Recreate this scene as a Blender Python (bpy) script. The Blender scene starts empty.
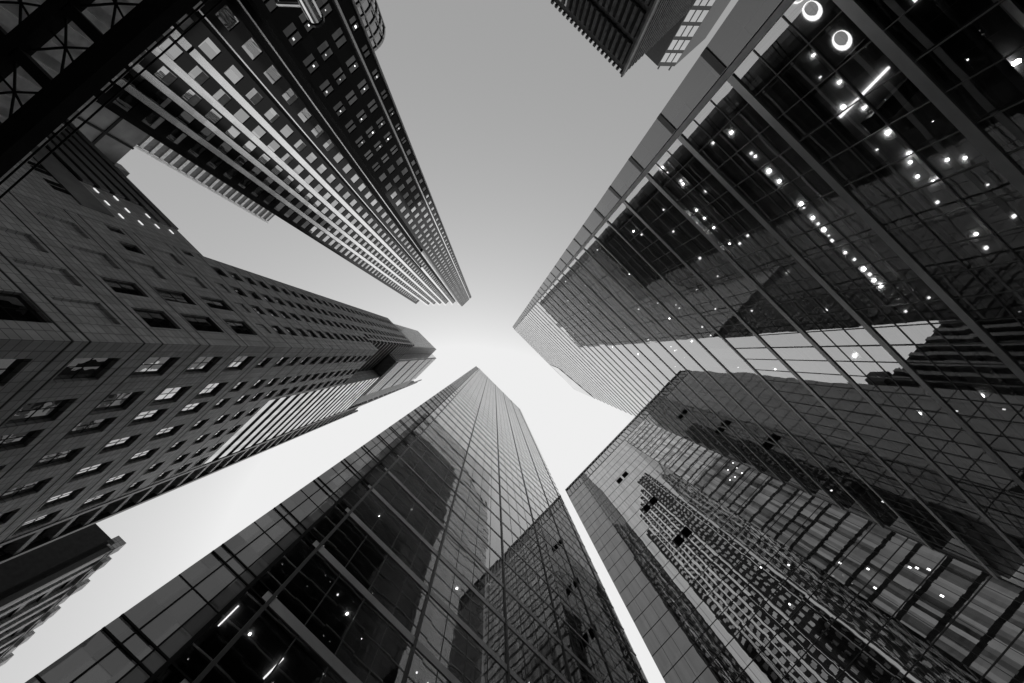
import bpy, bmesh, math, random
from mathutils import Vector, Matrix

# ------------------------------------------------------------------ camera, sky, sun, exposure
sc = bpy.context.scene
C = sc.collection
rad = math.radians

cam_d = bpy.data.cameras.new('camera')
cam = bpy.data.objects.new('camera', cam_d)
C.objects.link(cam)
cam_d.sensor_width = 36.0
cam_d.sensor_fit = 'HORIZONTAL'
cam_d.lens = 400.0 / 1024.0 * 36.0
cam_d.clip_start = 0.05
cam_d.clip_end = 12000.0
# columns: image right, image up, backwards (the camera looks almost straight up, tilted by about three degrees)
R3 = ((9.98989716e-01, 6.73522819e-04, 4.49343315e-02),
      (6.73522819e-04, 9.99550985e-01, -2.99562210e-02),
      (-4.49343315e-02, 2.99562210e-02, 9.98540701e-01))
m = Matrix(((R3[0][0], -R3[0][1], -R3[0][2], 0),
            (R3[1][0], -R3[1][1], -R3[1][2], 0),
            (R3[2][0], -R3[2][1], -R3[2][2], 0),
            (0, 0, 0, 1)))
cam.matrix_world = m
sc.camera = cam

SUN_EL = 66.0
SUN_DIR = Vector((math.sin(rad(-8)), math.cos(rad(-8)), 0.0))        # azimuth towards the bright end of the sky
world = bpy.data.worlds.new('World')
sc.world = world
world.use_nodes = True
wn = world.node_tree
wn.nodes.clear()
w_out = wn.nodes.new('ShaderNodeOutputWorld')
w_bg = wn.nodes.new('ShaderNodeBackground')
w_sky = wn.nodes.new('ShaderNodeTexSky')
w_bw = wn.nodes.new('ShaderNodeRGBToBW')
w_sky.sky_type = 'NISHITA'
w_sky.sun_disc = False
w_sky.sun_elevation = rad(SUN_EL)
w_sky.sun_rotation = math.atan2(SUN_DIR.x, SUN_DIR.y)
w_sky.air_density = 1.0
w_sky.dust_density = 4.0
w_sky.ozone_density = 1.0
wn.links.new(w_sky.outputs[0], w_bw.inputs[0])
# thin high overcast: the glow round the sun is spread and levelled
prev = w_bw.outputs[0]
for op, val in (('MULTIPLY', 0.1), ('POWER', 0.65), ('MULTIPLY', 10.0), ('MINIMUM', 7.5)):
    n_ = wn.nodes.new('ShaderNodeMath')
    n_.operation = op
    n_.inputs[1].default_value = val
    wn.links.new(prev, n_.inputs[0])
    prev = n_.outputs[0]
wn.links.new(prev, w_bg.inputs[0])
w_bg.inputs[1].default_value = 0.10
wn.links.new(w_bg.outputs[0], w_out.inputs[0])

sun_d = bpy.data.lights.new('sun', 'SUN')
sun_d.energy = 0.5
sun_d.angle = rad(170)      # overcast: the sun's light comes from the whole bright sky
sun_d.color = (1.0, 1.0, 1.0)
sun = bpy.data.objects.new('sun', sun_d)
C.objects.link(sun)
sdir = Vector((SUN_DIR.x * math.cos(rad(SUN_EL)), SUN_DIR.y * math.cos(rad(SUN_EL)), math.sin(rad(SUN_EL))))
sun.rotation_euler = (-sdir).to_track_quat('-Z', 'Y').to_euler()
sun.location = (40, 80, 300)

sc.view_settings.view_transform = 'Standard'
sc.view_settings.look = 'None'
sc.view_settings.exposure = 0.20
sc.view_settings.gamma = 1.0
sc.view_settings.use_curve_mapping = False
sc.render.engine = 'CYCLES'
sc.cycles.max_bounces = 14
sc.cycles.glossy_bounces = 9
sc.cycles.transmission_bounces = 6
sc.cycles.transparent_max_bounces = 16
sc.cycles.diffuse_bounces = 3
sc.cycles.caustics_reflective = False
sc.cycles.caustics_refractive = False
sc.cycles.use_denoising = True

rng = random.Random(7)
GZ = -1.6                      # ground, eye height below the lens

# ------------------------------------------------------------------ helpers
# street frame: u runs down the street, w across it, z up.  local x = u, local y = -w, turned 45 degrees.
TURN = rad(45)
CT, ST = math.cos(TURN), math.sin(TURN)


def wpos(u, w, z):
    x, y = u, -w
    return Vector((CT * x - ST * y, ST * x + CT * y, z))


class MB:
    def __init__(s):
        s.v = []
        s.f = []

    def quad(s, a, b, c, d):
        n = len(s.v)
        s.v += [a, b, c, d]
        s.f.append((n, n + 1, n + 2, n + 3))

    def box(s, u0, u1, w0, w1, z0, z1):
        u0, u1 = min(u0, u1), max(u0, u1)
        w0, w1 = min(w0, w1), max(w0, w1)
        n = len(s.v)
        s.v += [(u0, w0, z0), (u1, w0, z0), (u1, w1, z0), (u0, w1, z0),
                (u0, w0, z1), (u1, w0, z1), (u1, w1, z1), (u0, w1, z1)]
        s.f += [tuple(n + i for i in q) for q in
                ((0, 1, 2, 3), (7, 6, 5, 4), (4, 5, 1, 0), (5, 6, 2, 1), (6, 7, 3, 2), (7, 4, 0, 3))]
        return s

    def prism(s, poly, z0, z1, top=True, bottom=True):
        n = len(s.v)
        k = len(poly)
        s.v += [(p[0], p[1], z0) for p in poly] + [(p[0], p[1], z1) for p in poly]
        for i in range(k):
            j = (i + 1) % k
            s.f.append((n + i, n + j, n + k + j, n + k + i))
        if bottom:
            s.f.append(tuple(n + i for i in range(k)))
        if top:
            s.f.append(tuple(n + k + i for i in reversed(range(k))))
        return s

    def tube(s, p, q, r, n=10):
        p, q = Vector(p), Vector(q)
        d = (q - p).normalized()
        a = d.orthogonal().normalized()
        b = d.cross(a)
        k = len(s.v)
        for c in (p, q):
            for i in range(n):
                t = 2 * math.pi * i / n
                s.v.append(tuple(c + a * (r * math.cos(t)) + b * (r * math.sin(t))))
        for i in range(n):
            j = (i + 1) % n
            s.f.append((k + i, k + j, k + n + j, k + n + i))
        s.f.append(tuple(k + i for i in range(n)))
        s.f.append(tuple(k + n + i for i in reversed(range(n))))
        return s

    def ring(s, u, w, z, r0, r1, h, n=24):
        k = len(s.v)
        for zz in (z, z - h):
            for r in (r0, r1):
                for i in range(n):
                    t = 2 * math.pi * i / n
                    s.v.append((u + r * math.cos(t), w + r * math.sin(t), zz))
        for i in range(n):
            j = (i + 1) % n
            a0, a1, b0, b1 = k, k + n, k + 2 * n, k + 3 * n
            s.f += [(b0 + i, b0 + j, b1 + j, b1 + i), (a0 + i, b0 + i, b0 + j, a0 + j),
                    (a1 + i, a1 + j, b1 + j, b1 + i), (a0 + i, a0 + j, a1 + j, a1 + i)]
        return s

    def build(s, name, mat, parent=None, kind=None, label=None, fix=True):
        me = bpy.data.meshes.new(name)
        base = parent_base.get(parent.name, (0, 0, 0)) if parent else (0, 0, 0)
        me.from_pydata([(v[0] - base[0], -(v[1] - base[1]), v[2] - base[2]) for v in s.v], [], s.f)
        if fix:
            bm = bmesh.new()
            bm.from_mesh(me)
            bmesh.ops.recalc_face_normals(bm, faces=bm.faces)
            bm.to_mesh(me)
            bm.free()
        me.materials.append(mat)
        o = bpy.data.objects.new(name, me)
        C.objects.link(o)
        if parent:
            o.parent = parent
            parent_base[o.name] = base
        else:
            o.rotation_euler = (0, 0, TURN)
        if kind:
            o['kind'] = kind
        if label:
            o['label'] = label
        return o


parent_base = {}


def thing(name, u, w, z, label, cat, group=None):
    o = bpy.data.objects.new(name, None)
    C.objects.link(o)
    o.location = wpos(u, w, z)
    o.rotation_euler = (0, 0, TURN)
    o.empty_display_size = 0.5
    o['label'] = label
    o['category'] = cat
    if group:
        o['group'] = group
    parent_base[o.name] = (u, w, z)
    return o


def on_u(U, sgn):
    """facade in the plane u = U; depth d goes inward, sgn = outward sign"""
    return lambda a, b, d: (U - sgn * d, a, b)


def on_w(W, sgn):
    return lambda a, b, d: (a, W - sgn * d, b)


def grid_wall(mb, f, a0, a1, b0, b1, ops):
    """a wall sheet with rectangular recesses; ops: (a0, a1, b0, b1, depth)"""
    ops = [o for o in ops if o[0] >= a0 - 1e-6 and o[1] <= a1 + 1e-6 and o[2] >= b0 - 1e-6 and o[3] <= b1 + 1e-6]
    bs = sorted({b0, b1, *[o[2] for o in ops], *[o[3] for o in ops]})
    for i in range(len(bs) - 1):
        lo, hi = bs[i], bs[i + 1]
        mid = (lo + hi) / 2
        cur = a0
        for o in sorted([o for o in ops if o[2] < mid < o[3]]):
            if o[0] > cur + 1e-6:
                mb.quad(f(cur, lo, 0), f(o[0], lo, 0), f(o[0], hi, 0), f(cur, hi, 0))
            cur = o[1]
        if cur < a1 - 1e-6:
            mb.quad(f(cur, lo, 0), f(a1, lo, 0), f(a1, hi, 0), f(cur, hi, 0))
    for (p, q, r, s, d) in ops:
        mb.quad(f(p, r, 0), f(q, r, 0), f(q, r, d), f(p, r, d))
        mb.quad(f(p, s, 0), f(p, s, d), f(q, s, d), f(q, s, 0))
        mb.quad(f(p, r, 0), f(p, r, d), f(p, s, d), f(p, s, 0))
        mb.quad(f(q, r, 0), f(q, s, 0), f(q, s, d), f(q, r, d))


def slab_on(mb, f, a0, a1, b0, b1, d0, d1):
    """box on a facade, from depth d0 (negative = proud) to d1"""
    p, q = f(a0, b0, d0), f(a1, b1, d1)
    mb.box(p[0], q[0], p[1], q[1], p[2], q[2])
    return mb


# ------------------------------------------------------------------ materials (the photograph is black and white: all greys)
def new_mat(name):
    mt = bpy.data.materials.new(name)
    mt.use_nodes = True
    nt = mt.node_tree
    nt.nodes.clear()
    return mt, nt, nt.nodes.new('ShaderNodeOutputMaterial')


def nd(nt, t, **kw):
    n = nt.nodes.new(t)
    for k, v in kw.items():
        setattr(n, k, v)
    return n


def mth(nt, op, a, b=None, c=None):
    n = nd(nt, 'ShaderNodeMath', operation=op)
    for i, x in enumerate((a, b, c)):
        if x is None:
            continue
        if isinstance(x, (int, float)):
            n.inputs[i].default_value = x
        else:
            nt.links.new(x, n.inputs[i])
    return n.outputs[0]


def g3(v):
    return (v, v, v, 1)


def plain(name, val, rough=0.6, metal=0.0, var=0.25, scale=1.2, spec=0.4, streak=False):
    mt, nt, out = new_mat(name)
    b = nd(nt, 'ShaderNodeBsdfPrincipled')
    tc = nd(nt, 'ShaderNodeTexCoord')
    mp = nd(nt, 'ShaderNodeMapping')
    mp.inputs['Scale'].default_value = (1, 1, 0.12 if streak else 1)
    no = nd(nt, 'ShaderNodeTexNoise')
    no.inputs['Scale'].default_value = scale
    no.inputs['Detail'].default_value = 5
    nt.links.new(tc.outputs['Object'], mp.inputs[0])
    nt.links.new(mp.outputs[0], no.inputs['Vector'])
    mr = nd(nt, 'ShaderNodeMapRange')
    mr.inputs[1].default_value = 0.3
    mr.inputs[2].default_value = 0.7
    mr.inputs[3].default_value = val * (1 - var)
    mr.inputs[4].default_value = val * (1 + var)
    nt.links.new(no.outputs[0], mr.inputs[0])
    nt.links.new(mr.outputs[0], b.inputs['Base Color'])
    b.inputs['Roughness'].default_value = rough
    b.inputs['Metallic'].default_value = metal
    b.inputs['Specular IOR Level'].default_value = spec
    nt.links.new(b.outputs[0], out.inputs[0])
    return mt


def emit(name, strength):
    mt, nt, out = new_mat(name)
    e = nd(nt, 'ShaderNodeEmission')
    e.inputs[0].default_value = g3(1.0)
    e.inputs[1].default_value = strength
    nt.links.new(e.outputs[0], out.inputs[0])
    return mt


def reflect_glass(name, size, f0, power=3.0, dark=0.012, see=None, tilt=0.006, wave=0.01, wscale=0.6, rough=0.008,
                  frit=0.0, fritval=0.3, pvar=0.5, fmax=1.0, glow=0.0):
    """coated facade glass: every panel tilts a little and is slightly wavy; see = transparency tint or None for opaque"""
    mt, nt, out = new_mat(name)
    tc = nd(nt, 'ShaderNodeTexCoord')
    add = nd(nt, 'ShaderNodeVectorMath', operation='ADD')
    add.inputs[1].default_value = (0.013, 0.37, 0.011)
    nt.links.new(tc.outputs['Object'], add.inputs[0])
    div = nd(nt, 'ShaderNodeVectorMath', operation='DIVIDE')
    div.inputs[1].default_value = size
    nt.links.new(add.outputs[0], div.inputs[0])
    fl = nd(nt, 'ShaderNodeVectorMath', operation='FLOOR')
    nt.links.new(div.outputs[0], fl.inputs[0])
    wnz = nd(nt, 'ShaderNodeTexWhiteNoise', noise_dimensions='3D')
    nt.links.new(fl.outputs[0], wnz.inputs['Vector'])
    no = nd(nt, 'ShaderNodeTexNoise')
    no.inputs['Scale'].default_value = wscale
    no.inputs['Detail'].default_value = 2
    nt.links.new(tc.outputs['Object'], no.inputs['Vector'])

    def cent(col, amt):
        s = nd(nt, 'ShaderNodeVectorMath', operation='SUBTRACT')
        s.inputs[1].default_value = (0.5, 0.5, 0.5)
        nt.links.new(col, s.inputs[0])
        k = nd(nt, 'ShaderNodeVectorMath', operation='SCALE')
        k.inputs['Scale'].default_value = amt
        nt.links.new(s.outputs[0], k.inputs[0])
        return k.outputs[0]
    geo = nd(nt, 'ShaderNodeNewGeometry')
    a1 = nd(nt, 'ShaderNodeVectorMath', operation='ADD')
    nt.links.new(geo.outputs['Normal'], a1.inputs[0])
    nt.links.new(cent(wnz.outputs['Color'], tilt), a1.inputs[1])
    a2 = nd(nt, 'ShaderNodeVectorMath', operation='ADD')
    nt.links.new(a1.outputs[0], a2.inputs[0])
    nt.links.new(cent(no.outputs['Color'], wave), a2.inputs[1])
    nz = nd(nt, 'ShaderNodeVectorMath', operation='NORMALIZE')
    nt.links.new(a2.outputs[0], nz.inputs[0])
    dot = nd(nt, 'ShaderNodeVectorMath', operation='DOT_PRODUCT')
    nt.links.new(geo.outputs['Normal'], dot.inputs[0])
    nt.links.new(geo.outputs['Incoming'], dot.inputs[1])
    face = mth(nt, 'SUBTRACT', 1.0, mth(nt, 'ABSOLUTE', dot.outputs['Value']))
    fac = mth(nt, 'MULTIPLY_ADD', mth(nt, 'POWER', face, power), fmax - f0, f0)
    # each pane's coating differs slightly
    pv = mth(nt, 'MULTIPLY_ADD', wnz.outputs['Value'], 0.16 * pvar, 1.0 - 0.16 * pvar)
    fac = mth(nt, 'MULTIPLY', fac, pv)
    gl = nd(nt, 'ShaderNodeBsdfGlossy')
    gl.inputs['Color'].default_value = g3(0.92)
    gl.inputs['Roughness'].default_value = rough
    nt.links.new(nz.outputs[0], gl.inputs['Normal'])
    if see is None:
        under = nd(nt, 'ShaderNodeBsdfDiffuse')
        mr = nd(nt, 'ShaderNodeMapRange')
        mr.inputs[3].default_value = dark * (1 - pvar * 0.8)
        mr.inputs[4].default_value = dark * (1 + pvar * 0.8)
        nt.links.new(wnz.outputs['Value'], mr.inputs[0])
        nt.links.new(mr.outputs[0], under.inputs['Color'])
    else:
        under = nd(nt, 'ShaderNodeBsdfTransparent')
        under.inputs['Color'].default_value = g3(see)
    if frit > 0:
        tr = nd(nt, 'ShaderNodeBsdfTranslucent')
        tr.inputs['Color'].default_value = g3(fritval)
        df = nd(nt, 'ShaderNodeBsdfDiffuse')
        df.inputs['Color'].default_value = g3(fritval)
        mx0 = nd(nt, 'ShaderNodeMixShader')
        mx0.inputs[0].default_value = 0.5
        nt.links.new(tr.outputs[0], mx0.inputs[1])
        nt.links.new(df.outputs[0], mx0.inputs[2])
        mx1 = nd(nt, 'ShaderNodeMixShader')
        nt.links.new(mth(nt, 'MULTIPLY_ADD', wnz.outputs['Value'], frit * 1.3, frit * 0.3), mx1.inputs[0])
        nt.links.new(under.outputs[0], mx1.inputs[1])
        nt.links.new(mx0.outputs[0], mx1.inputs[2])
        under = mx1
    if glow > 0:                                   # glow added to lighten the panels, as if blinds were lit from behind
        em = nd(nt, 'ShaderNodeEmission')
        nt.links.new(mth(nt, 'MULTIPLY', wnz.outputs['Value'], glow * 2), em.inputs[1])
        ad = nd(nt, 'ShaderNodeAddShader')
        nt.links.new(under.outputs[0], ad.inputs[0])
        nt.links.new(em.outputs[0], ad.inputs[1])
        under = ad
    mix = nd(nt, 'ShaderNodeMixShader')
    nt.links.new(fac, mix.inputs[0])
    nt.links.new(under.outputs[0], mix.inputs[1])
    nt.links.new(gl.outputs[0], mix.inputs[2])
    nt.links.new(mix.outputs[0], out.inputs[0])
    return mt


def stone(name, val, jw=0.95, jh=0.6, joint=0.75, bands=()):
    """stone cladding: fine tile joints, slabs of slightly different grey, deep horizontal joints at given periods"""
    mt, nt, out = new_mat(name)
    b = nd(nt, 'ShaderNodeBsdfPrincipled')
    tc = nd(nt, 'ShaderNodeTexCoord')
    sp = nd(nt, 'ShaderNodeSeparateXYZ')
    nt.links.new(tc.outputs['Object'], sp.inputs[0])
    h = mth(nt, 'ADD', sp.outputs[0], sp.outputs[1])
    z = sp.outputs[2]

    def line(x, period, off, width):
        t = mth(nt, 'FRACT', mth(nt, 'DIVIDE', mth(nt, 'ADD', x, off), period))
        return mth(nt, 'LESS_THAN', t, width / period)
    fine = mth(nt, 'MAXIMUM', line(h, jw, 0.013, 0.05), line(z, jh, 0.0, 0.05))
    cb = nd(nt, 'ShaderNodeCombineXYZ')
    nt.links.new(mth(nt, 'FLOOR', mth(nt, 'DIVIDE', mth(nt, 'ADD', h, 0.013), jw)), cb.inputs[0])
    nt.links.new(mth(nt, 'FLOOR', mth(nt, 'DIVIDE', z, jh)), cb.inputs[1])
    wnz = nd(nt, 'ShaderNodeTexWhiteNoise', noise_dimensions='3D')
    nt.links.new(cb.outputs[0], wnz.inputs['Vector'])
    no = nd(nt, 'ShaderNodeTexNoise')
    no.inputs['Scale'].default_value = 0.35
    no.inputs['Detail'].default_value = 8
    nt.links.new(tc.outputs['Object'], no.inputs['Vector'])
    v = mth(nt, 'MULTIPLY_ADD', wnz.outputs['Value'], 0.26, 0.75)
    v = mth(nt, 'MULTIPLY', v, mth(nt, 'MULTIPLY_ADD', no.outputs[0], 0.5, 0.75))
    mp = nd(nt, 'ShaderNodeMapping')
    mp.inputs['Scale'].default_value = (1.3, 1.3, 0.05)
    n2 = nd(nt, 'ShaderNodeTexNoise')
    n2.inputs['Scale'].default_value = 1.0
    n2.inputs['Detail'].default_value = 6
    nt.links.new(tc.outputs['Object'], mp.inputs[0])
    nt.links.new(mp.outputs[0], n2.inputs['Vector'])
    v = mth(nt, 'MULTIPLY', v, mth(nt, 'MULTIPLY_ADD', n2.outputs[0], 0.7, 0.65))      # rain streaks
    v = mth(nt, 'MULTIPLY', v, val)
    v = mth(nt, 'MULTIPLY', v, mth(nt, 'SUBTRACT', 1.0, mth(nt, 'MULTIPLY', fine, 1 - joint)))
    nt.links.new(v, b.inputs['Base Color'])
    b.inputs['Roughness'].default_value = 0.55
    b.inputs['Specular IOR Level'].default_value = 0.3
    nt.links.new(b.outputs[0], out.inputs[0])
    return mt


M = {}
M['asphalt'] = plain('asphalt', 0.05, 0.9)
M['paving'] = plain('paving', 0.28, 0.85)
M['kerb'] = plain('kerb', 0.32, 0.8)
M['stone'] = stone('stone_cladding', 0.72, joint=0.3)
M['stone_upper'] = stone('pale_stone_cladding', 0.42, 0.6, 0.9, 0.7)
M['groove'] = plain('joint_shadow_gap', 0.02, 0.9)
M['white_band'] = plain('white_spandrel', 0.80, 0.35, spec=0.5)
M['black_metal'] = plain('black_metal', 0.014, 0.7, spec=0.1)
M['dark_metal'] = plain('dark_metal', 0.03, 0.4, spec=0.5)
M['grey_metal'] = plain('grey_metal', 0.34, 0.45, 0.3)
M['bar_metal'] = plain('anodised_bar', 0.62, 0.4, 0.3, var=0.12)
M['mullion'] = plain('mullion_metal', 0.06, 0.4)
M['thin_mullion'] = plain('thin_mullion_metal', 0.26, 0.4)
M['white_metal'] = plain('white_metal', 0.74, 0.4)
M['steel'] = plain('polished_steel', 0.62, 0.18, 1.0, var=0.1, scale=4)
M['rib'] = None
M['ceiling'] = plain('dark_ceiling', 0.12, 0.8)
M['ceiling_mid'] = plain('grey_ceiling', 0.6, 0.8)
M['core'] = plain('core_wall', 0.04, 0.8)
M['core_pale'] = plain('grey_window_wall', 0.16, 0.6)  # one even mid grey behind the white floor bands
M['concrete'] = plain('concrete', 0.30, 0.8, var=0.3, scale=0.25)
M['brick'] = plain('dark_brick', 0.13, 0.85, var=0.4, scale=0.8)
M['roof'] = plain('roof_gravel', 0.2, 0.9)
M['glass_d'] = reflect_glass('clear_coated_glass', (1.15, 50, 4.0), 0.34, 4.5, see=0.62, tilt=0.005, wave=0.008, wscale=0.5)
M['glass_c'] = reflect_glass('grey_coated_glass', (1.575, 50, 4.0), 0.24, 4.5, see=0.55, tilt=0.005, wave=0.008, wscale=0.45)
M['glass_e'] = reflect_glass('blinds_glass', (2.1, 0.35, 4.0), 0.48, 3.0, dark=0.035, tilt=0.003, wave=0.005, pvar=0.9)
M['glass_dark'] = reflect_glass('dark_glass', (1.6, 1.6, 4.0), 0.22, 3.0, dark=0.015)
M['end_glass'] = reflect_glass('pale_blind_glass', (50, 0.62, 4.0), 0.22, 2.6, dark=0.55, tilt=0.003, wave=0.004, pvar=0.6, glow=0.15)  # pale blinds, plus an added glow that brightens the end wall
M['wing_glass'] = reflect_glass('fritted_glass', (0.69, 50, 2.0), 0.10, 3.5, see=0.30, tilt=0.004, wave=0.006, frit=0.62, fritval=0.24, fmax=0.5)
M['pane'] = reflect_glass('mirror_window_glass', (2, 2, 3.6), 0.45, 3.0, dark=0.02, fmax=0.9, tilt=0.014, wave=0.02, wscale=0.8)
M['pane_a'] = reflect_glass('granite_tower_window_glass', (2, 2, 4.48), 0.46, 3.0, dark=0.02, fmax=0.70, tilt=0.012, wave=0.008, wscale=0.6, pvar=2.4)
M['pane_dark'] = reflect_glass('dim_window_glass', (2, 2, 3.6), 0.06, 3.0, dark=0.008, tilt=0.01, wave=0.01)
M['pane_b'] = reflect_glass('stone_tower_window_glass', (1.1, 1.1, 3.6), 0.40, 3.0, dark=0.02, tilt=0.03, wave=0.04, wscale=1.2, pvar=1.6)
M['granite'] = reflect_glass('polished_dark_granite', (1.5, 1.5, 2.24), 0.02, 5.0, dark=0.012, tilt=0.004, wave=0.004, rough=0.08, fmax=0.40)
M['rib'] = reflect_glass('pale_satin_metal', (1.2, 1.2, 2.24), 0.80, 3.0, dark=0.6, tilt=0.02, wave=0.02, rough=0.22, pvar=0.4)
M['lamp'] = emit('ceiling_lamp', 16.0)
M['lamp_dim'] = emit('dim_ceiling_lamp', 2.2)
M['lamp_faint'] = emit('faint_lamp', 0.35)
M['lamp_strong'] = emit('strong_lamp', 40.0)
M['slot'] = emit('lit_slot', 0.75)

# ------------------------------------------------------------------ ground, street
MB().box(-6000, 6000, -6000, 6000, GZ - 0.5, GZ).build('ground', M['asphalt'], kind='structure')
MB().box(-2, 48, 6.5, 13.0, GZ, GZ + 0.14).build('pavement', M['paving'], kind='structure')
MB().box(-2, 48, -11.8, -6.5, GZ, GZ + 0.14).build('pavement', M['paving'], kind='structure')
MB().box(-40, -14, -12, 14, GZ, GZ + 0.14).build('plaza', M['paving'], kind='structure')


# ------------------------------------------------------------------ the two glass towers on either side of the street
def floors_from(z0, h, top):
    r = []
    z = z0
    while z < top - 0.5:
        r.append(z)
        z += h
    return r


def lights_part(pts, zc, slab, mat, size=0.16, name='ceiling_light'):
    for (u, w) in pts:
        sz = size * rng.choice((0.45, 0.6, 0.8, 1.0))
        MB().box(u - sz, u + sz, w - sz, w + sz, zc - 0.06, zc - 0.004).build(name, mat if rng.random() < 0.55 else M['lamp_dim'], slab)


# ---- D: on the right, street face w = 13.28
D_W, D_Z0, D_TOP = 13.28, 9.99, 169.0
D_U0, D_U1 = -1.05, 34.8
tD = thing('glass_tower', D_U0, D_W, GZ,
           'dark glass office tower filling the right, pale floor bars and many lit ceilings inside', 'skyscraper')
D_fl = floors_from(D_Z0, 4.0, D_TOP)
mb = MB()
mb.quad((D_U0, D_W, GZ), (D_U1, D_W, GZ), (D_U1, D_W, D_TOP), (D_U0, D_W, D_TOP))
mb.build('glass_wall', M['glass_d'], tD)
dl = {0: [(0.0, 14.6), (1.2, 13.9)],
      1: [(-0.6, 15.7), (0.53, 15.5), (1.25, 15.11), (1.86, 15.49), (2.58, 14.95), (3.13, 15.48), (4.36, 15.47), (3.73, 15.06),
          (4.5, 14.73), (5.44, 15.51), (5.67, 15.3), (6.21, 15.12), (6.75, 15.42), (7.36, 14.97), (6.57, 16.37), (6.99, 16.9),
          (8.25, 16.8), (9.16, 15.18), (9.76, 15.08), (9.72, 16.68), (12.5, 15.1), (15.0, 15.3), (18, 15.0)],
      2: [(0.52, 14.71), (0.27, 13.75), (1.83, 14.69), (2.06, 14.73), (2.98, 14.7), (3.63, 14.71), (5.07, 14.69), (5.29, 14.65),
          (5.9, 14.63), (6.26, 14.6), (6.64, 14.6), (6.99, 14.57), (7.25, 14.5), (8.07, 14.57), (8.59, 14.64), (9.2, 14.64),
          (9.57, 14.66), (9.9, 14.62), (10.29, 14.67), (11.48, 14.3), (11.94, 14.65), (12.3, 15.9), (17.2, 14.4), (21.5, 14.7)],
      3: [(-0.68, 13.8), (-0.3, 13.8), (1.93, 14.67), (5.33, 14.57), (5.32, 13.92), (0.56, 14.05), (0.76, 14.01), (2.31, 13.5),
          (2.93, 13.5), (3.67, 13.5), (4.92, 13.5), (8.35, 14.71), (11.38, 14.77), (7.17, 14.3), (14.3, 14.1), (19.2, 14.4)]}
DEP_D = 6.5
for i, z in enumerate(D_fl):
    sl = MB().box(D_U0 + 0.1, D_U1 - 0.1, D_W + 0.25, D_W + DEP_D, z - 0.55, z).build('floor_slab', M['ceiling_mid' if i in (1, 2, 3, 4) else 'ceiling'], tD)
    zc = z - 0.55
    if i < 9:
        for dw in (1.0, 2.3):
            MB().box(D_U0 + 0.3, D_U1 - 0.3, D_W + dw - 0.05, D_W + dw + 0.05, zc - 0.16, zc - 0.004).build('ceiling_beam', M['grey_metal'], sl)
    if i in dl:
        lights_part(dl[i], zc, sl, M['lamp'], 0.055 if i < 2 else 0.065)
    elif i < 14:
        pts = [(rng.uniform(-0.5, 16), D_W + rng.choice((0.7, 1.0, 1.3)) * (0.9 if i < 8 else 0.6)) for _ in range(5 if i < 9 else 3)]
        lights_part(pts, zc, sl, M['lamp' if i % 2 else 'lamp_dim'], 0.06)
    if i == 1:
        for (u, w) in ((-0.62, 16.66), (0.88, 16.68)):
            MB().ring(u, w, zc - 0.004, 0.20, 0.36, 0.04).build('downlight_rim', M['lamp_dim'], sl)
            MB().ring(u - 0.08, w - 0.02, zc - 0.045, 0.001, 0.25, 0.03).build('downlight_reflector', M['lamp_faint'], sl)
        MB().box(2.7, 2.79, 14.6, 17.2, zc - 0.08, zc - 0.01).build('linear_light', M['lamp_dim'], sl)
        MB().box(1.38, 1.5, 14.1, 17.0, zc - 0.35, zc - 0.20).build('ceiling_duct', M['grey_metal'], sl)
        MB().box(3.4, 3.95, 14.9, 17.0, zc - 0.5, zc - 0.1).build('ceiling_duct', M['dark_metal'], sl)
    # pale bar across every floor edge
    hgt = 0.32 if i < 5 else 0.22
    MB().box(D_U0, D_U1, D_W - 0.06, D_W + 0.20, z - hgt / 2, z + hgt / 2).build('floor_bar', M['bar_metal'], tD)
MB().box(D_U0 + 0.05, D_U1 - 0.05, D_W + DEP_D + 0.01, D_W + 32, GZ, D_TOP - 0.01).build('core_wall', M['core'], tD)
MB().box(D_U0 + 0.5, D_U1 - 0.5, D_W + 7.5, D_W + 30, D_TOP, 203.0).build('upper_block', M['glass_dark'], tD)
mb = MB()
k = 0
u = D_U0 + 1.15
while u < D_U1 - 0.2:
    big = (k % 6 == 5)
    t = 0.028 if big else 0.014
    MB().box(u - t, u + t, D_W + 0.01, D_W + 0.06, 30, D_TOP).build('mullion', M['mullion'], tD)
    MB().box(u - t, u + t, D_W - 0.03, D_W + 0.06, GZ, 29.99).build('lower_mullion', M['thin_mullion'], tD)
    u += 1.15
    k += 1
for z in D_fl[:3]:
    for q in (1.35, 2.7):
        MB().box(D_U0, D_U1, D_W - 0.025, D_W + 0.05, z + q - 0.022, z + q + 0.022).build('transom', M['thin_mullion'], tD)
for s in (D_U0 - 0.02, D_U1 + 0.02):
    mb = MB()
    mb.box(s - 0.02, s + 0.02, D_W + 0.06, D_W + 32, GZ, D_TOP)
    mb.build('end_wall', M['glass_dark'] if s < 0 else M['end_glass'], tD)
for z in D_fl:
    MB().box(D_U1 + 0.045, D_U1 + 0.12, D_W + 0.06, D_W + 32, z - 0.35, z + 0.35).build('end_band', M['mullion'], tD)
MB().box(D_U0, D_U1, D_W - 0.02, D_W + 32, D_TOP, D_TOP + 0.3).build('roof_edge', M['grey_metal'], tD)
MB().box(-1.30, -1.08, D_W - 0.10, D_W + 0.3, GZ, D_TOP).build('corner_fin', M['white_metal'], tD)
wing = MB().box(-2.42, -1.36, D_W - 0.02, D_W + 0.02, GZ, D_TOP - 3).build('glass_wing', M['wing_glass'], tD)
MB().box(-1.35, -1.305, D_W - 0.06, D_W + 0.06, GZ, D_TOP).build('wing_joint', M['black_metal'], tD)
for z in D_fl:
    MB().box(-2.42, -1.36, D_W - 0.06, D_W - 0.03, z - (0.17 if z < 30 else 0.09), z + (0.20 if z < 30 else 0.11)).build('wing_bar', M['dark_metal'], wing)
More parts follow.
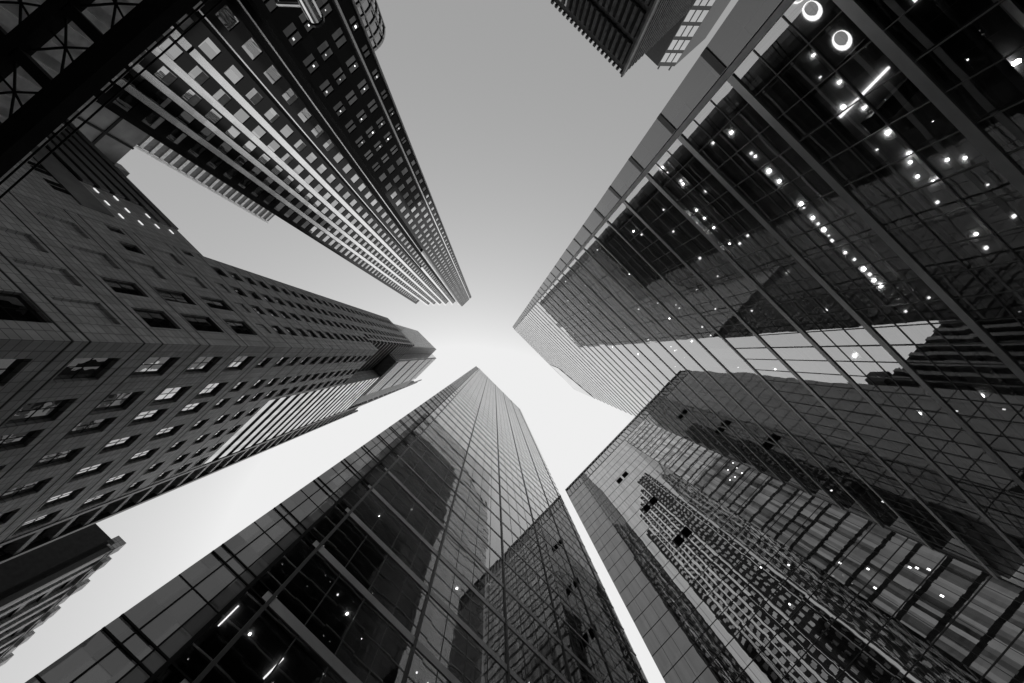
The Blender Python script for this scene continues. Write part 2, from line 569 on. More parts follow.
mb = MB()
mb.v = [(20.0, D_W - 0.13, 166.0), (21.0, D_W - 0.13, 150.0), (34.75, D_W - 0.13, 134.0), (34.75, D_W - 0.13, 169.2), (20.0, D_W - 0.11, 166.0), (21.0, D_W - 0.11, 150.0), (34.75, D_W - 0.11, 134.0), (34.75, D_W - 0.11, 169.2)]
mb.f = [(0, 1, 2, 3), (4, 5, 6, 7), (0, 1, 5, 4), (1, 2, 6, 5), (2, 3, 7, 6), (3, 0, 4, 7)]
mb.build('corner_screen', M['pane'], tD)
lob = MB().ring(4.14, 14.57, 9.40, 0.0001, 0.055, 0.12, 12).build('lobby_spotlight', M['lamp_strong'], tD)

# ---- C: bottom, street face w = -12.1
C_W, C_Z0, C_TOP = -12.1, 7.2, 231.0
C_U0, C_U1 = -0.3, 33.6
tC = thing('glass_tower', C_U0, C_W, GZ,
           'glass office tower rising from the bottom edge to a point beside the narrow sky gap', 'skyscraper')
C_fl = floors_from(C_Z0, 4.0, C_TOP)
mb = MB()
mb.quad((C_U0, C_W, GZ), (C_U1, C_W, GZ), (C_U1, C_W, C_TOP), (C_U0, C_W, C_TOP))
mb.build('glass_wall', M['glass_c'], tC)
cl = {0: [(0.4, -12.9), (1.0, -13.3), (2.1, -12.8), (3.0, -13.4)],
      1: [(0.7, -12.7), (1.6, -13.2), (4.0, -12.6), (5.1, -12.9), (5.8, -13.4), (8.8, -12.8), (9.6, -13.0)],
      2: [(0.9, -12.9), (4.4, -12.7), (6.9, -12.7), (10.5, -13.0), (15.2, -12.8)],
      3: [(2.7, -12.6), (3.6, -12.9), (7.7, -12.6), (8.4, -12.6)],
      5: [(2.2, -12.7), (9.1, -12.5)], 6: [(12, -12.5), (3.9, -12.6)]}
for i, z in enumerate(C_fl):
    sl = MB().box(C_U0 + 0.1, C_U1 - 0.1, C_W - 0.25, C_W - 5.0, z - 0.55, z).build('floor_slab', M['ceiling'], tC)
    zc = z - 0.55
    if i in cl:
        lights_part(cl[i], zc, sl, M['lamp'], 0.05)
    if i in (0, 1, 2):
        for (u, w) in ((-0.1, -13.4), (2.3, -13.6)):
            MB().box(u, u + 0.05, w, w + 0.9, zc - 0.08, zc - 0.01).build('linear_light', M['lamp_dim'], sl)
    hgt = 0.46 if i < 7 else 0.24
    MB().box(C_U0 + 0.6, C_U1, C_W - 0.20, C_W + 0.045, z - hgt / 2, z + hgt / 2).build('floor_bar', M['bar_metal'], tC)
MB().box(C_U0 + 0.05, C_U1 - 0.05, C_W - 5.01, -45, GZ, C_TOP - 0.01).build('core_wall', M['core'], tC)
for s in (C_U0 - 0.02, C_U1 + 0.02):
    MB().box(s - 0.02, s + 0.02, C_W - 0.06, -45.02, GZ, C_TOP).build('end_wall', M['glass_dark'], tC)
MB().box(C_U0, C_U1, -45.04, -45.08, GZ, C_TOP).build('rear_wall', M['glass_dark'], tC)
MB().box(C_U0, C_U1, C_W + 0.02, -45, C_TOP, C_TOP + 0.4).build('roof_edge', M['grey_metal'], tC)
for j in range(6):
    u = 0.60 + 6.3 * j
    if u < C_U1:
        MB().box(u - 0.07, u + 0.07, C_W - 0.05, C_W + 0.10, GZ, C_TOP).build('mullion', M['mullion'], tC)
    for q in (1, 2, 3):
        v = u + 1.575 * q
        if v < C_U1 - 0.3:
            MB().box(v - 0.022, v + 0.022, C_W - 0.05, C_W + 0.02, GZ, C_TOP).build('thin_mullion', M['mullion'], tC)
wing = MB().box(-2.12, C_U0 - 0.06, C_W - 0.02, C_W + 0.02, GZ, C_TOP - 5).build('glass_wing', M['wing_glass'], tC)
for u in (-1.50, -0.82):
    MB().box(u - 0.025, u + 0.025, C_W - 0.06, C_W + 0.06, GZ, C_TOP - 5.2).build('wing_joint', M['black_metal'], wing)
for i, z in enumerate(C_fl[:56]):
    if i < 22:
        for q in (-0.29, 0.23):
            MB().box(-2.12, 0.52, C_W + 0.03, C_W + 0.07, z + q, z + q + 0.06).build('wing_bar', M['black_metal'], wing)
        MB().box(-2.12, -0.36, C_W + 0.022, C_W + 0.035, z + 2.22, z + 2.27).build('wing_line', M['black_metal'], wing)
    else:
        MB().box(-2.12, 0.52, C_W + 0.03, C_W + 0.06, z - 0.15, z + 0.15).build('wing_bar', M['mullion'], wing)
MB().box(C_U0 - 0.07, C_U0 + 0.07, C_W - 0.10, C_W + 0.08, GZ, C_TOP - 0.2).build('corner_post', M['black_metal'], tC)

# ---- E: closes the street, face u = 50.1
E_U, E_TOP = 50.1, 129.6
E_W0, E_W1 = -15.75, 46.0
tE = thing('glass_block', E_U, E_W0, GZ,
           'grey glass block at lower right with square black vents and pale roof screen', 'office building')
fE = on_u(E_U, -1)
vents = [(-0.3, 112), (2.0, 112), (-0.4, 92), (1.95, 92), (-0.35, 76), (1.8, 76), (-10.9, 112.6), (-8.8, 112.6)]
ops = [(a - 0.85, a + 0.85, 2.5 + 4.0 * round((b - 3.86) / 4.0), 5.3 + 4.0 * round((b - 3.86) / 4.0), 0.5) for a, b in vents[:6]]
mb = MB()
grid_wall(mb, fE, E_W0, E_W1, GZ, E_TOP, ops)
mb.build('glass_wall', M['glass_e'], tE)
for (p, q, r, s, d) in ops:
    mb = MB()
    slab_on(mb, fE, p, q, r, s, 0.4, 0.5)
    for k in range(6):
        zz = r + 0.2 + k * 0.45
        slab_on(mb, fE, p, q, zz, zz + 0.06, 0.05, 0.39)
    mb.build('vent_louvre', M['black_metal'], tE)
for z in floors_from(1.86 + 4.0, 4.0, E_TOP):
    mb = MB()
    slab_on(mb, fE, E_W0, E_W1, z - 0.06, z + 0.06, -0.03, -0.001)
    mb.build('floor_bar', M['mullion'], tE)
for (w, z) in [(18.58, 79.94), (17.97, 77.92), (16.76, 79.57), (16.12, 76.49), (17.48, 75.78), (15.1, 76.97), (12.28, 49.92), (11.9, 44.96), (16.35, 43.13),
               (16.03, 43.7), (13.44, 46.91), (14.88, 39.79), (16.82, 42.2), (5.5, 58.2), (8.2, 55.1), (4.1, 51.2), (-13.5, 47.3), (-12.2, 51.9)]:
    mb = MB()
    slab_on(mb, fE, w - 0.10, w + 0.10, z - 0.16, z + 0.16, -0.02, -0.002)
    mb.build('room_light', M['lamp_dim'], tE)
a = E_W0 + 2.1
k = 0
while a < E_W1:
    mb = MB()
    slab_on(mb, fE, a - 0.022, a + 0.022, GZ, E_TOP, -0.02, -0.001)
    mb.build('mullion', M['mullion'], tE)
    a += 2.1
    k += 1
MB().box(E_U + 0.6, E_U + 35, E_W0 + 0.02, E_W1 - 0.02, GZ, E_TOP).build('core_wall', M['core'], tE)
MB().box(E_U + 0.02, E_U + 35, E_W0 - 0.04, E_W0, GZ, E_TOP).build('end_wall', M['glass_dark'], tE)
scr = MB()
scr.box(E_U + 0.25, E_U + 0.45, E_W0, E_W1, E_TOP, E_TOP + 7.4)
scr.build('roof_screen', M['pane'], tE)
mb = MB()
mb.box(E_U - 0.05, E_U + 0.24, E_W0, E_W1, E_TOP, E_TOP + 0.7)
mb.box(E_U - 0.05, E_U + 0.24, E_W0, E_W1, E_TOP + 6.9, E_TOP + 7.6)
a = E_W0 + 0.15
while a < E_W1:
    mb.box(E_U - 0.03, E_U + 0.24, a - 0.12, a + 0.12, E_TOP + 0.7, E_TOP + 6.9)
    a += 1.4
mb.build('screen_frame', M['white_metal'], tE)

# ------------------------------------------------------------------ A: dark granite tower with stepped pale ribs (upper left)
A_TOP = 291.0
tA = thing('granite_tower', -40.5, 7.6, GZ,
           'dark granite tower at upper left, stepped like a saw with pale vertical ribs', 'skyscraper')
steps = [(-40.5, 7.6, 17.4), (-43.4, 6.9, 7.6), (-46.6, 3.5, 6.9), (-50.0, -0.3, 3.5), (-53.0, -3.2, -0.3),
         (-55.8, -6.4, -3.2), (-58.5, -9.5, -6.4), (-61.5, -13.8, -9.5)]
FH = 4.48
wall = MB()
allw = []
for i, (U, wa, wb) in enumerate(steps):
    f = on_u(U, 1)
    top = A_TOP if i < 7 else 275.0
    ops = []
    z = 11.6
    while z < top - 5:
        if i == 0:
            for c in (9.15, 11.5, 13.85):
                ops.append((c - 0.72, c + 0.72, z, z + 2.3, 0.10))
            ops.append((15.95, 16.85, z + 0.1, z + 2.0, 0.10))
        elif i == 1:
            pass
        else:
            c = (wa + wb) / 2 + 0.15
            hw = 0.80 if i < 7 else 1.1
            ops.append((c - hw, c + hw, z, z + 2.35, 0.10))
        z += FH
    grid_wall(wall, f, wa, wb, GZ, top, ops)
    for o in ops:
        allw.append((U, o, i, top))
    # the return wall at the low-w end of the step
    Un = steps[i + 1][0] if i + 1 < len(steps) else -92.0
    wall.quad((U, wa, GZ), (Un, wa, GZ), (Un, wa, top), (U, wa, top))
wall.quad((-40.5, 17.4, GZ), (-92, 17.4, GZ), (-92, 17.4, A_TOP), (-40.5, 17.4, A_TOP))
wall.quad((-92, 17.4, GZ), (-92, -13.8, GZ), (-92, -13.8, A_TOP), (-92, 17.4, A_TOP))
wall.build('granite_wall', M['granite'], tA)
cap = MB()
cap.prism([(-40.6, 17.4), (-40.6, 7.6), (-43.5, 7.6), (-43.5, 6.9), (-46.7, 6.9), (-46.7, 3.5), (-50.1, 3.5), (-50.1, -0.3),
           (-53.1, -0.3), (-53.1, -3.2), (-55.9, -3.2), (-55.9, -6.4), (-58.6, -6.4), (-58.6, -9.5), (-91.9, -9.5), (-91.9, 17.4)],
          A_TOP - 0.8, A_TOP + 0.01)
cap.build('roof_cap', M['concrete'], tA)
allw.sort(key=lambda t: abs(t[1][2] - 55.0))
rest = MB()
for k, (U, o, i, top) in enumerate(allw):
    p, q, r, s, d = o
    f = on_u(U, 1)
    mb = MB() if k < 98 else rest
    mb.quad(f(p, r, d - 0.004), f(q, r, d - 0.004), f(q, s, d - 0.004), f(p, s, d - 0.004))
    if k < 98:
        w_ = mb.build('window', M['pane_a'], tA)
        if i > 1 and rng.random() < 0.4:
            bl = MB()
            slab_on(bl, f, p + 0.04, q - 0.04, s - (s - r) * rng.uniform(0.2, 0.55), s - 0.03, d - 0.05, d - 0.012)
            bl.build('blind', M['grey_metal'], w_)
        if i == 0:
            fr = MB()
            slab_on(fr, f, p, q, (r + s) / 2 - 0.06, (r + s) / 2 + 0.06, 0.0, d - 0.01)
            fr.build('frame', M['black_metal'], w_)
            if rng.random() < 0.55:
                li = MB()
                cz, ca = r + 0.5 * (s - r) + 0.5, rng.uniform(p + 0.4, q - 0.4)
                hs = rng.uniform(0.04, 0.11)
                slab_on(li, f, ca - hs, ca + hs, cz - hs * 1.6, cz + hs * 1.6, d - 0.03, d - 0.012)
                li.build('room_light', M[rng.choice(('lamp_dim', 'slot', 'slot'))], w_)
rest.build('window', M['pane_a'], tA, kind='stuff')
scr = MB()
scr.box(-40.2, -40.1, 7.6, 17.4, GZ, 27)
for k in range(16):
    scr.box(-39.4, -39.9, -20 + 1.75 * k, -19.1 + 1.75 * k, 4, 35.2)
scr.box(-39.9, -40.05, -20.5, 7.55, 4, 35.2)
scr.build('base_screen', M['white_metal'], tA)
# ribs at the convex corners
for i, (U, wa, wb) in enumerate(steps):
    if i in (0,):
        continue
    if i in (1, 2):
        zsplit = 140.0 if i == 1 else 165.0
        mb = MB()
        mb.box(U - 0.02, U + 0.30, wa - 0.06, wa + 0.10, 6, zsplit)
        mb.build('slim_rib', M['rib'], tA)
        mb = MB()
        mb.box(U - 0.02, U + 0.45, wa - 0.1, wa + 0.8, zsplit, A_TOP + 0.5)
        mb.build('rib', M['rib'], tA)
    elif i < 7:
        mb = MB()
        mb.box(U - 0.02, U + 0.55, wa - 0.12, wa + 0.78, 6, A_TOP + 0.5)
        r_ = mb.build('rib', M['rib'], tA)
        mb = MB()
        for zz in (41.0, 46.5):
            mb.box(U - 0.02, U + 0.58, wa - 0.14, wa + 0.80, zz, zz + 0.35)
        mb.build('rib_joint', M['black_metal'], r_)
MB().box(-40.5, -40.15, 15.15, 15.45, 20, A_TOP).build('pilaster', M['rib'], tA)
MB().box(-40.5, -40.2, 17.15, 17.4, 20, A_TOP - 2).build('corner_trim', M['grey_metal'], tA)

# ------------------------------------------------------------------ B: stone tower with setbacks (left)
B_W, B_U = -19.5, -20.7
tB = thing('stone_tower', B_U, B_W, GZ,
           'stone clad tower on the left with punched windows, ribbon windows and stepped top', 'skyscraper')
fB1, fB2 = on_w(B_W, 1), on_u(B_U, 1)
o1, o2, blind1 = [], [], []
for z in (29.9, 36.2, 41.6, 47.9):           # tall windows of the lower storeys, two columns next to the corner
    if z > 40:
        o1 += [(-25.3, -22.8, z, z + 4.2, 0.24)]
        o1 += [(-29.1, -27.1, z, z + 4.2, 0.24)]
    elif z > 35:
        o1 += [(-25.3, -22.8, z, z + 3.5, 0.24), (-29.1, -27.1, z, z + 3.5, 0.24)]
o1 += [(-25.3, -22.4, 24.6, 28.2, 0.24), (-36.4, -34.9, 43.4, 45.7, 0.22), (-39.0, -38.0, 43.9, 45.7, 0.22), (-39.0, -38.1, 54.2, 56.0, 0.22)]
for (ua, ub) in ((-33.0, -30.9), (-37.2, -35.0)):
    for z in (36.2, 41.6, 47.9):
        if not (ua < -35 and z == 41.6):
            blind1.append((ua, ub, z, z + 3.5, 0.28))
for z in (18.4, 29.9):
    for (ua, ub) in ((-25.3, -22.8), (-29.1, -27.1), (-33.0, -30.9)):
        blind1.append((ua, ub, z, z + 3.6, 0.28))
for (ua, ub) in ((-25.2, -23.4), (-29.2, -27.4), (-33.0, -31.2)):
    blind1.append((ua, ub, 54.3, 56.2, 0.22))
colsB1 = ((-37.1, -35.2), (-33.05, -31.2), (-29.3, -27.5), (-25.3, -23.4))
z = 57.9
rows = []
while z < 154:
    rows.append(z)
    z += 3.6
for z in rows:
    for c in colsB1:
        if z + 2.1 < 100 or z > 100.5:
            q = c if (z < 100 or c[0] < -26) else (-26.6, -24.9)
            o1.append((q[0], q[1], z, z + 2.05, 0.26))
cols2 = [22.4, 26.9, 30.0, 33.9, 37.8, 41.7, 45.0]
for z in (17.6, 23.6, 29.7, 35.8, 41.7, 47.7):
    for c in cols2:
        hw = 1.25 if c < 28 else 1.0
        o2.append((-c - hw, -c + hw, z, z + 3.5, 0.35))
for k, z in enumerate([53.5] + rows):
    for j, c in enumerate(cols2):
        if z + 2.1 > 99.9:
            continue
        if z > 66 and j > 2:
            continue
        o2.append((-c - 0.95, -c + 0.95, z, z + 2.05, 0.30))
wall = MB()
grid_wall(wall, fB1, -39.2, -20.7, GZ, 100, [o for o in o1 + blind1 if o[3] < 100])
grid_wall(wall, fB1, -39.2, -24.3, 100, 158, [o for o in o1 if o[2] > 100])
grid_wall(wall, fB2, -46.5, -19.5, GZ, 68.0, [o for o in o2 if o[3] < 68])
grid_wall(wall, fB2, -31.6, -19.5, 68.0, 100, [o for o in o2 if o[2] > 68])
for (p, q, r, s, d) in blind1:                    # stone backs of the blind panels
    wall.quad(fB1(p, r, d), fB1(q, r, d), fB1(q, s, d), fB1(p, s, d))
wall.quad((-20.7, -19.5, 100), (-24.3, -19.5, 100), (-24.3, -31.6, 100), (-20.7, -31.6, 100))
wall.quad((-20.7, -31.6, 100), (-24.3, -31.6, 100), (-24.3, -31.6, 133), (-20.7, -31.6, 133))
wall.quad((-39.2, -19.5, GZ), (-39.2, -51, GZ), (-39.2, -51, 158), (-39.2, -19.5, 158))
wall.quad((-20.7, -51, GZ), (-39.2, -51, GZ), (-39.2, -51, 150), (-20.7, -51, 150))
wall.quad((-24.3, -19.5, 158), (-39.2, -19.5, 158), (-39.2, -51, 158), (-24.3, -51, 158))
wall.build('stone_wall', M['stone'], tB)
wins = [(fB1, o) for o in o1 if not (o[3] > 100 and o[2] < 100)] + [(fB2, o) for o in o2]
wins.sort(key=lambda t: t[1][2])
rest, rest2 = MB(), MB()
for k, (f, o) in enumerate(wins):
    p, q, r, s, d = o
    mb = MB() if k < 98 else (rest if f is fB1 else rest2)
    mb.quad(f(p, r, d - 0.004), f(q, r, d - 0.004), f(q, s, d - 0.004), f(p, s, d - 0.004))
    if k < 98:
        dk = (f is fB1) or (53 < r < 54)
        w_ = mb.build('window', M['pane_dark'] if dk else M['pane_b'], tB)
        fr = MB()
        if s - r > 2.5:
            slab_on(fr, f, p, q, (r + s) / 2 - 0.035, (r + s) / 2 + 0.035, d - 0.03, d - 0.01)
        slab_on(fr, f, (p + q) / 2 - 0.03, (p + q) / 2 + 0.03, r, s, d - 0.03, d - 0.012)
        fr.build('frame', M['black_metal'], w_)
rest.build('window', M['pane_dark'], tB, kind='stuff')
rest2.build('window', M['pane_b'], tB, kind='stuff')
# deep horizontal joints
jt = MB()
jz = [11.7, 13.8, 17.4, 19.8, 23.4, 28.3, 29.5, 33.9, 35.7, 40.1, 41.4, 46.2, 47.6, 52.2, 53.3] + [zz - 0.25 for zz in rows if zz < 99]
for zz in jz:
    # run between window openings so the thin line never crosses a pane
    jt.box(-39.2, -20.68, B_W + 0.004, B_W - 0.02, zz - 0.08, zz + 0.08)
    w1 = -46.5 if zz < 68 else -31.6
    jt.box(B_U + 0.004, B_U - 0.02, B_W + 0.004, w1, zz - 0.08, zz + 0.08)
jt.build('deep_joints', M['groove'], tB)
# ribbon storeys on the second face
z = 68.0
rb = 0
while z < 131:
    mb = MB()
    wa = -31.6 if z < 131 else -31.6
    mb.box(B_U - 0.3, B_U - 0.02, -46.5, wa, z, z + 1.9)
    mb.build('ribbon_window', M['pane_b'], tB)
    z += 3.6
MB().box(B_U - 0.95, B_U - 0.28, -46.5, -31.61, 68.0, 133.0).build('ribbon_spandrel', M['dark_metal'], tB)
z = 100.6
while z < 155:
    MB().box(-24.9, -24.1, -31.55, -19.9, z, z + 1.0).build('ribbon_spandrel', M['grey_metal'], tB)
    z += 3.6
MB().box(-25.2, -24.6, -31.58, -19.6, 100.01, 158).build('ribbon_glass', M['pane_dark'], tB)
# last bay: open dark bay with thin slabs
MB().box(-22.2, -21.8, -50.9, -46.5, GZ, 152).build('bay_glass', M['glass_dark'], tB)
for z in [19.8 + 3.6 * k for k in range(36)]:
    MB().box(-21.79, -20.75, -51.0, -46.52, z, z + 0.7).build('bay_slab', M['stone'], tB)
MB().box(-21.2, -20.6, -47.0, -46.5, GZ, 150).build('bay_pier', M['dark_metal'], tB)
MB().box(-21.2, -20.6, -51.2, -50.7, GZ, 152).build('bay_pier', M['dark_metal'], tB)
# upper tower
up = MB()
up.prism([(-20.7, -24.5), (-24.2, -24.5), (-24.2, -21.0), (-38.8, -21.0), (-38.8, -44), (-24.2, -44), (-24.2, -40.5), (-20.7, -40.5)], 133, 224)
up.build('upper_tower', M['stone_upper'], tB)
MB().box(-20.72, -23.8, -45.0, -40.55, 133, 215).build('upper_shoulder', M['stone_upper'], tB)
for k in range(25):
    zz = 134.5 + 3.6 * k
    MB().box(B_U + 0.004, B_U + 0.03, -24.6, -40.4, zz, zz + 1.3).build('window_strip', M['pane_dark'] if k % 5 else M['groove'], tB)
    MB().box(-25, -38.6, -20.98, -20.95, zz, zz + 1.3).build('window_strip', M['pane_dark'], tB)
MB().box(-24.15, -21.2, -24.45, -24.3, 134, 223).build('notch_glass', M['glass_dark'], tB)
mb = MB()
mb.tube((-21.2, -45.3, 130), (-21.2, -45.3, 262), 0.35, 8)
mb.tube((-21.2, -48.3, 130), (-21.2, -46.5, 252), 0.35, 8)
for k in range(17):
    mb.tube((-21.2, -45.3, 130 + 7 * k), (-21.2, -48.3 + 0.1 * k, 137 + 7 * k), 0.3, 6)
    mb.tube((-21.2, -48.3 + 0.1 * k, 130 + 7 * k), (-21.2, -45.3, 137 + 7 * k), 0.3, 6)
mb.box(-22.6, -21.6, -45.02, -47.0, 130, 240)
mb.build('roof_mast', M['dark_metal'], tB)

# podium wing of the stone tower (F)
tF = thing('podium_block', -39.3, B_W, GZ,
           'dark low block behind the stone tower with louvres and small lit slots', 'office building')
pw = MB()
pw.box(-39.3, -76, B_W - 0.02, B_W - 28, GZ, 58.8)
pw.build('wall', M['stone'], tF)
for k in range(6):
    zz = 47.6 + 2.0 * k
    lb = -47.5 if zz < 55 else -44.5
    MB().box(lb, -75.9, B_W, B_W + 0.25, zz, zz + 1.25).build('louvre', M['concrete'], tF)
MB().box(-47.5, -75.9, B_W - 0.01, B_W + 0.02, 47.3, 58.7).build('louvre_back', M['black_metal'], tF)
MB().box(-41.4, -60, B_W - 0.01, B_W + 0.12, 43.3, 46.9).build('pale_slab', M['concrete'], tF)
for (u, zz) in [(-46.6, 48.6), (-46.69, 51.14), (-44.35, 48.26), (-42.2, 45.98), (-44.51, 50.97), (-42.28, 48.42), (-42.41, 51.12),
                (-45.26, 54.5), (-43.18, 54.2), (-43.16, 56.53)]:
    MB().box(u - 0.36, u + 0.36, B_W + 0.02, B_W + 0.08, zz - 0.10, zz + 0.10).build('lit_slot', M['slot'], tF)
for k, u in enumerate((-43.2, -44.1, -45.9, -46.8, -48.9)):
    MB().box(u - 0.35, u + 0.35, B_W - 0.01, B_W + 0.03, 41.7, 43.2).build('vent', M['black_metal'], tF)

# ------------------------------------------------------------------ far buildings
# G: concrete block behind
tG = thing('concrete_block', -80, -26.0, GZ, 'plain grey concrete block with wide panel joints, squeezed between podium and granite tower', 'building')
MB().box(-80, -100, -27, -8, GZ, 82).build('wall', M['concrete'], tG)
for zz in (60, 68, 76):
    MB().box(-79.98, -79.8, -27.1, -8, zz, zz + 0.5).build('panel_joint', M['groove'], tG)
for ww in (-22, -17):
    MB().box(-79.98, -79.82, ww - 0.2, ww + 0.2, GZ, 82.1).build('panel_joint', M['groove'], tG)
MB().box(-78.5, -81, -29.5, -26.5, 78, 84).build('roof_plant', M['dark_metal'], tG)

# H: white banded slab
tH = thing('banded_tower', -130, -36, GZ, 'distant pale apartment slab with white floor bands, half hidden by the granite tower', 'tower block')
MB().box(-130, -150, -34, -8, GZ, 209).build('window_wall', M['core_pale'], tH)
for k in range(36):
    zz = 66 + 4.0 * k
    MB().box(-129.7, -130.0, -34.2, -8, zz, zz + 1.3).build('floor_band', M['white_band'], tH)
for ww in (-34.6, -27.5, -20.5):
    MB().box(-129.4, -130.0, ww - 0.35, ww + 0.35, GZ, 209).build('pier', M['white_band'], tH)

# I: round tower
tI = thing('round_tower', -100, 41, GZ, 'distant round tower with curved floor bands, peeking out beside the granite tower top edge', 'tower block')


def disc(mb, u, w, r, z0, z1, n=40):
    mb.prism([(u + r * math.cos(2 * math.pi * i / n), w + r * math.sin(2 * math.pi * i / n)) for i in range(n)], z0, z1)
    return mb


disc(MB(), -100, 41.3, 7.4, GZ, 122).build('glass_drum', M['glass_dark'], tI)
for k in range(30):
    zz = 9 + 3.9 * k
    disc(MB(), -100, 41.3, 7.75, zz, zz + 1.0).build('floor_band', M['grey_metal'], tI)
for k in range(14):
    t = 2 * math.pi * k / 14
    MB().tube((-100 + 7.8 * math.cos(t), 41.3 + 7.8 * math.sin(t), GZ), (-100 + 7.8 * math.cos(t), 41.3 + 7.8 * math.sin(t), 122.5), 0.22, 6).build('pier', M['grey_metal'], tI)

# J: pier tower at top
tJ = thing('pier_tower', -29.5, 80, GZ, 'dark brick office tower at top centre with closely set vertical piers and a jagged roofline', 'tower block')
MB().box(-29.5, -57.6, 80, 112, GZ, 106.4).build('wall', M['brick'], tJ)
for bz in range(8):
    z0 = 34 + 9.0 * bz
    MB().box(-30.6, -57.5, 79.6, 79.98, z0, z0 + 7.2).build('window_band', M['glass_dark'], tJ)
    mbp = MB()
    for k in range(15):
        u = -31.3 - 1.85 * k
        mbp.box(u - 0.42, u + 0.42, 79.2, 79.98, z0 - 0.02, z0 + 7.22)
    mbp.build('pier_row', M['brick'], tJ)
for k in range(19):
    MB().box(-29.8 - 1.5 * k, -30.5 - 1.5 * k, 79.5, 80.3, 106.4, 107.2).build('merlon', M['brick'], tJ)
for k in range(24):
    w = 80.6 + 1.3 * k
    MB().box(-29.48, -29.2, w, w + 0.7, GZ, 106.9).build('side_rib', M['brick'], tJ)
MB().box(-29.6, -29.1, 79.1, 80.2, GZ, 107.3).build('corner_edge', M['concrete'], tJ)

# K: framed tower
tK = thing('grid_tower', -29.6, 107.2, GZ, 'small far tower at top with a square grid of bright windows, beside the pier tower', 'tower block')
poly = [(-38, 107), (-29.6, 107.2), (-25.5, 111.4), (-24.9, 126), (-38, 126)]
MB().prism(poly, GZ, 129.5).build('wall', M['dark_metal'], tK)
pa, pb = Vector((-29.6, 107.2)), Vector((-25.5, 111.4))
dv = (pb - pa).normalized()
nv = Vector((dv.y, -dv.x))
L = (pb - pa).length


def ch(t, d, z):
    p = pa + dv * t + nv * d
    return (p.x, p.y, z)


for r in range(9):
    zt = 127.6 - 5.4 * r
    for c in range(3):
        t0, t1 = 0.25 + c * L / 3, L / 3 * (c + 1) - 0.15
        mb = MB()
        mb.quad(ch(t0, 0.05, zt - 4.0), ch(t1, 0.05, zt - 4.0), ch(t1, 0.05, zt), ch(t0, 0.05, zt))
        mb.build('window', M['pane'], tK)
for (p, h_) in (((-29.2, 108.2), 1.8), ((-26.4, 111.2), 2.4)):
    MB().tube((p[0], p[1], 129.4), (p[0], p[1], 129.5 + h_), 0.3, 6).build('roof_pipe', M['dark_metal'], tK)

# L: pilaster block at bottom left
tL = thing('pilaster_block', -24, -72, GZ, 'older dark block at lower left with tall pilasters and a notched cornice', 'office building')
L_T = 76.0
MB().box(-24, -60, -72, -130, GZ, L_T).build('wall', M['core'], tL)
k = 0
for w0 in (-73.6, -76.2, -81, -84, -87.5, -92, -95, -99, -103, -107, -111):
    MB().box(-24.0, -23.3, w0 - 0.55, w0 + 0.55, GZ, L_T - 1.5).build('pilaster', M['stone'], tL)
MB().box(-23.1, -25, -72, -72.3, GZ, L_T - 0.8).build('corner_pier', M['dark_metal'], tL)
k = 0
for w0 in range(73, 128, 3):
    MB().box(-22.6 if k % 2 else -23.0, -25, -w0 - 1.0, -w0 + 1.0, L_T - 0.9, L_T + (0.7 if k % 3 else 1.4)).build('cornice_block', M['stone'], tL)
    k += 1
MB().box(-23.2, -24.4, -71.9, -130, L_T - 1.4, L_T - 0.95).build('cornice', M['stone'], tL)
for k in range(18):
    zz = 10 + 3.7 * k
    MB().box(-24.0, -23.7, -72.4, -112, zz, zz + 0.9).build('spandrel', M['dark_metal'], tL)
MB().box(-33.0, -34, -71.98, -71.8, 70, 70.5).build('wall_light', M['lamp'], tL)

# O: block behind the bottom tower, seen in the windows of the stone tower
tO = thing('rear_block', 1, -54, GZ, 'grey block behind the bottom glass tower, seen mirrored in low windows of the stone tower', 'office building')
MB().box(1, 40, -54, -95, GZ, 84).build('wall', M['concrete'], tO)
for k in range(20):
    MB().box(0.9, 1.0, -54.5, -94.5, 4 + 4.0 * k, 6 + 4.0 * k).build('window_band', M['glass_dark'], tO)

# N: finned building seen only as a reflection between the two glass buildings
tN = thing('finned_block', 60, -25, GZ, 'dark block with vertical fins, seen mirrored in the facade of the right glass tower', 'office building')
MB().box(60, 90, -24.5, -70, GZ, 77).build('wall', M['core'], tN)
for k in range(18):
    w0 = -25.5 - 2.3 * k
    MB().box(59.2, 60, w0 - 0.45, w0 + 0.45, GZ, 76.5).build('fin', M['grey_metal'], tN)
MB().box(59.0, 62, -24.4, -27, 77, 81).build('roof_plant', M['concrete'], tN)

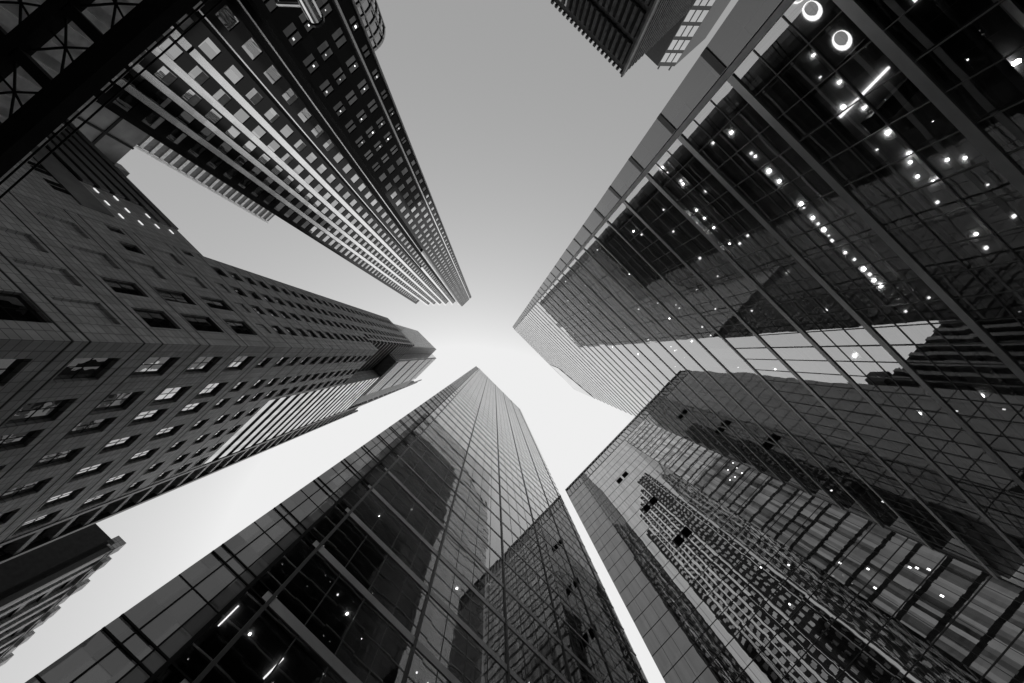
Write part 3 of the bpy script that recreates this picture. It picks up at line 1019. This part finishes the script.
# ------------------------------------------------------------------ steel canopy over the plaza (top left corner)
tS = thing('steel_canopy', -18.6, -9, GZ, 'black steel truss canopy in the top left corner with crossed braces and open bays', 'canopy')
zc = 16.0
MB().box(-18.75, -19.65, -18.5, 4.0, zc, zc + 0.55).build('main_girder', M['black_metal'], tS)
MB().box(-21.5, -22.1, -18.5, 4.0, zc, zc + 0.5).build('main_girder', M['black_metal'], tS)
MB().box(-24.2, -25.2, -18.5, 4.0, zc, zc + 0.5).build('main_girder', M['black_metal'], tS)
MB().tube((-18.2, -18.5, zc + 0.2), (-18.2, 3.5, zc + 0.2), 0.035, 8).build('edge_rod', M['black_metal'], tS)
MB().tube((-17.8, -18.5, zc + 0.2), (-17.8, 3.5, zc + 0.2), 0.035, 8).build('edge_rod', M['black_metal'], tS)
bw = [-2.24 + 2.64 * k for k in range(-6, 3)]
for w0 in bw:
    MB().box(-19.3, -26, w0 - 0.22, w0 + 0.22, zc + 0.05, zc + 0.45).build('cross_beam', M['black_metal'], tS)
for w0 in bw[:-1]:
    for (ua, ub) in ((-19.85, -21.5), (-22.1, -24.2)):
        mb = MB()
        c = ((ua + ub) / 2, w0 + 1.45, zc + 0.35)
        for (uu, ww) in ((ua, w0 + 0.4), (ub, w0 + 0.4), (ua, w0 + 2.25), (ub, w0 + 2.25), (ua, w0 + 1.2), (ub, w0 + 1.5)):
            mb.tube((uu, ww, zc + 0.35), c, 0.045, 6)
        mb.build('brace', M['black_metal'], tS)
for w0 in (-18.2, 3.6):
    MB().box(-19.0, -19.5, w0 - 0.25, w0 + 0.25, GZ, zc).build('column', M['black_metal'], tS)

# ------------------------------------------------------------------ street lamp with its bracket (top edge)
tP = thing('street_lamp', -6.5, 1.95, GZ, 'shiny steel lamp post with a bent bracket, at the top edge', 'street lamp')
mb = MB()
mb.tube((-6.4, 1.95, GZ), (-6.4, 1.95, 7.0), 0.13, 20)
mb.build('post', M['steel'], tP)
MB().tube((-6.4, 1.95, 7.0), (-6.4, 1.95, 7.05), 0.15, 20).build('post_cap', M['dark_metal'], tP)
mb = MB()
mb.tube((-6.4, 1.95, 6.75), (-6.85, 1.62, 6.85), 0.035, 10)
mb.tube((-6.85, 1.62, 6.85), (-7.3, 1.75, 6.7), 0.035, 10)
mb.tube((-7.3, 1.75, 6.7), (-7.9, 1.9, 6.5), 0.035, 10)
mb.build('bracket', M['steel'], tP)
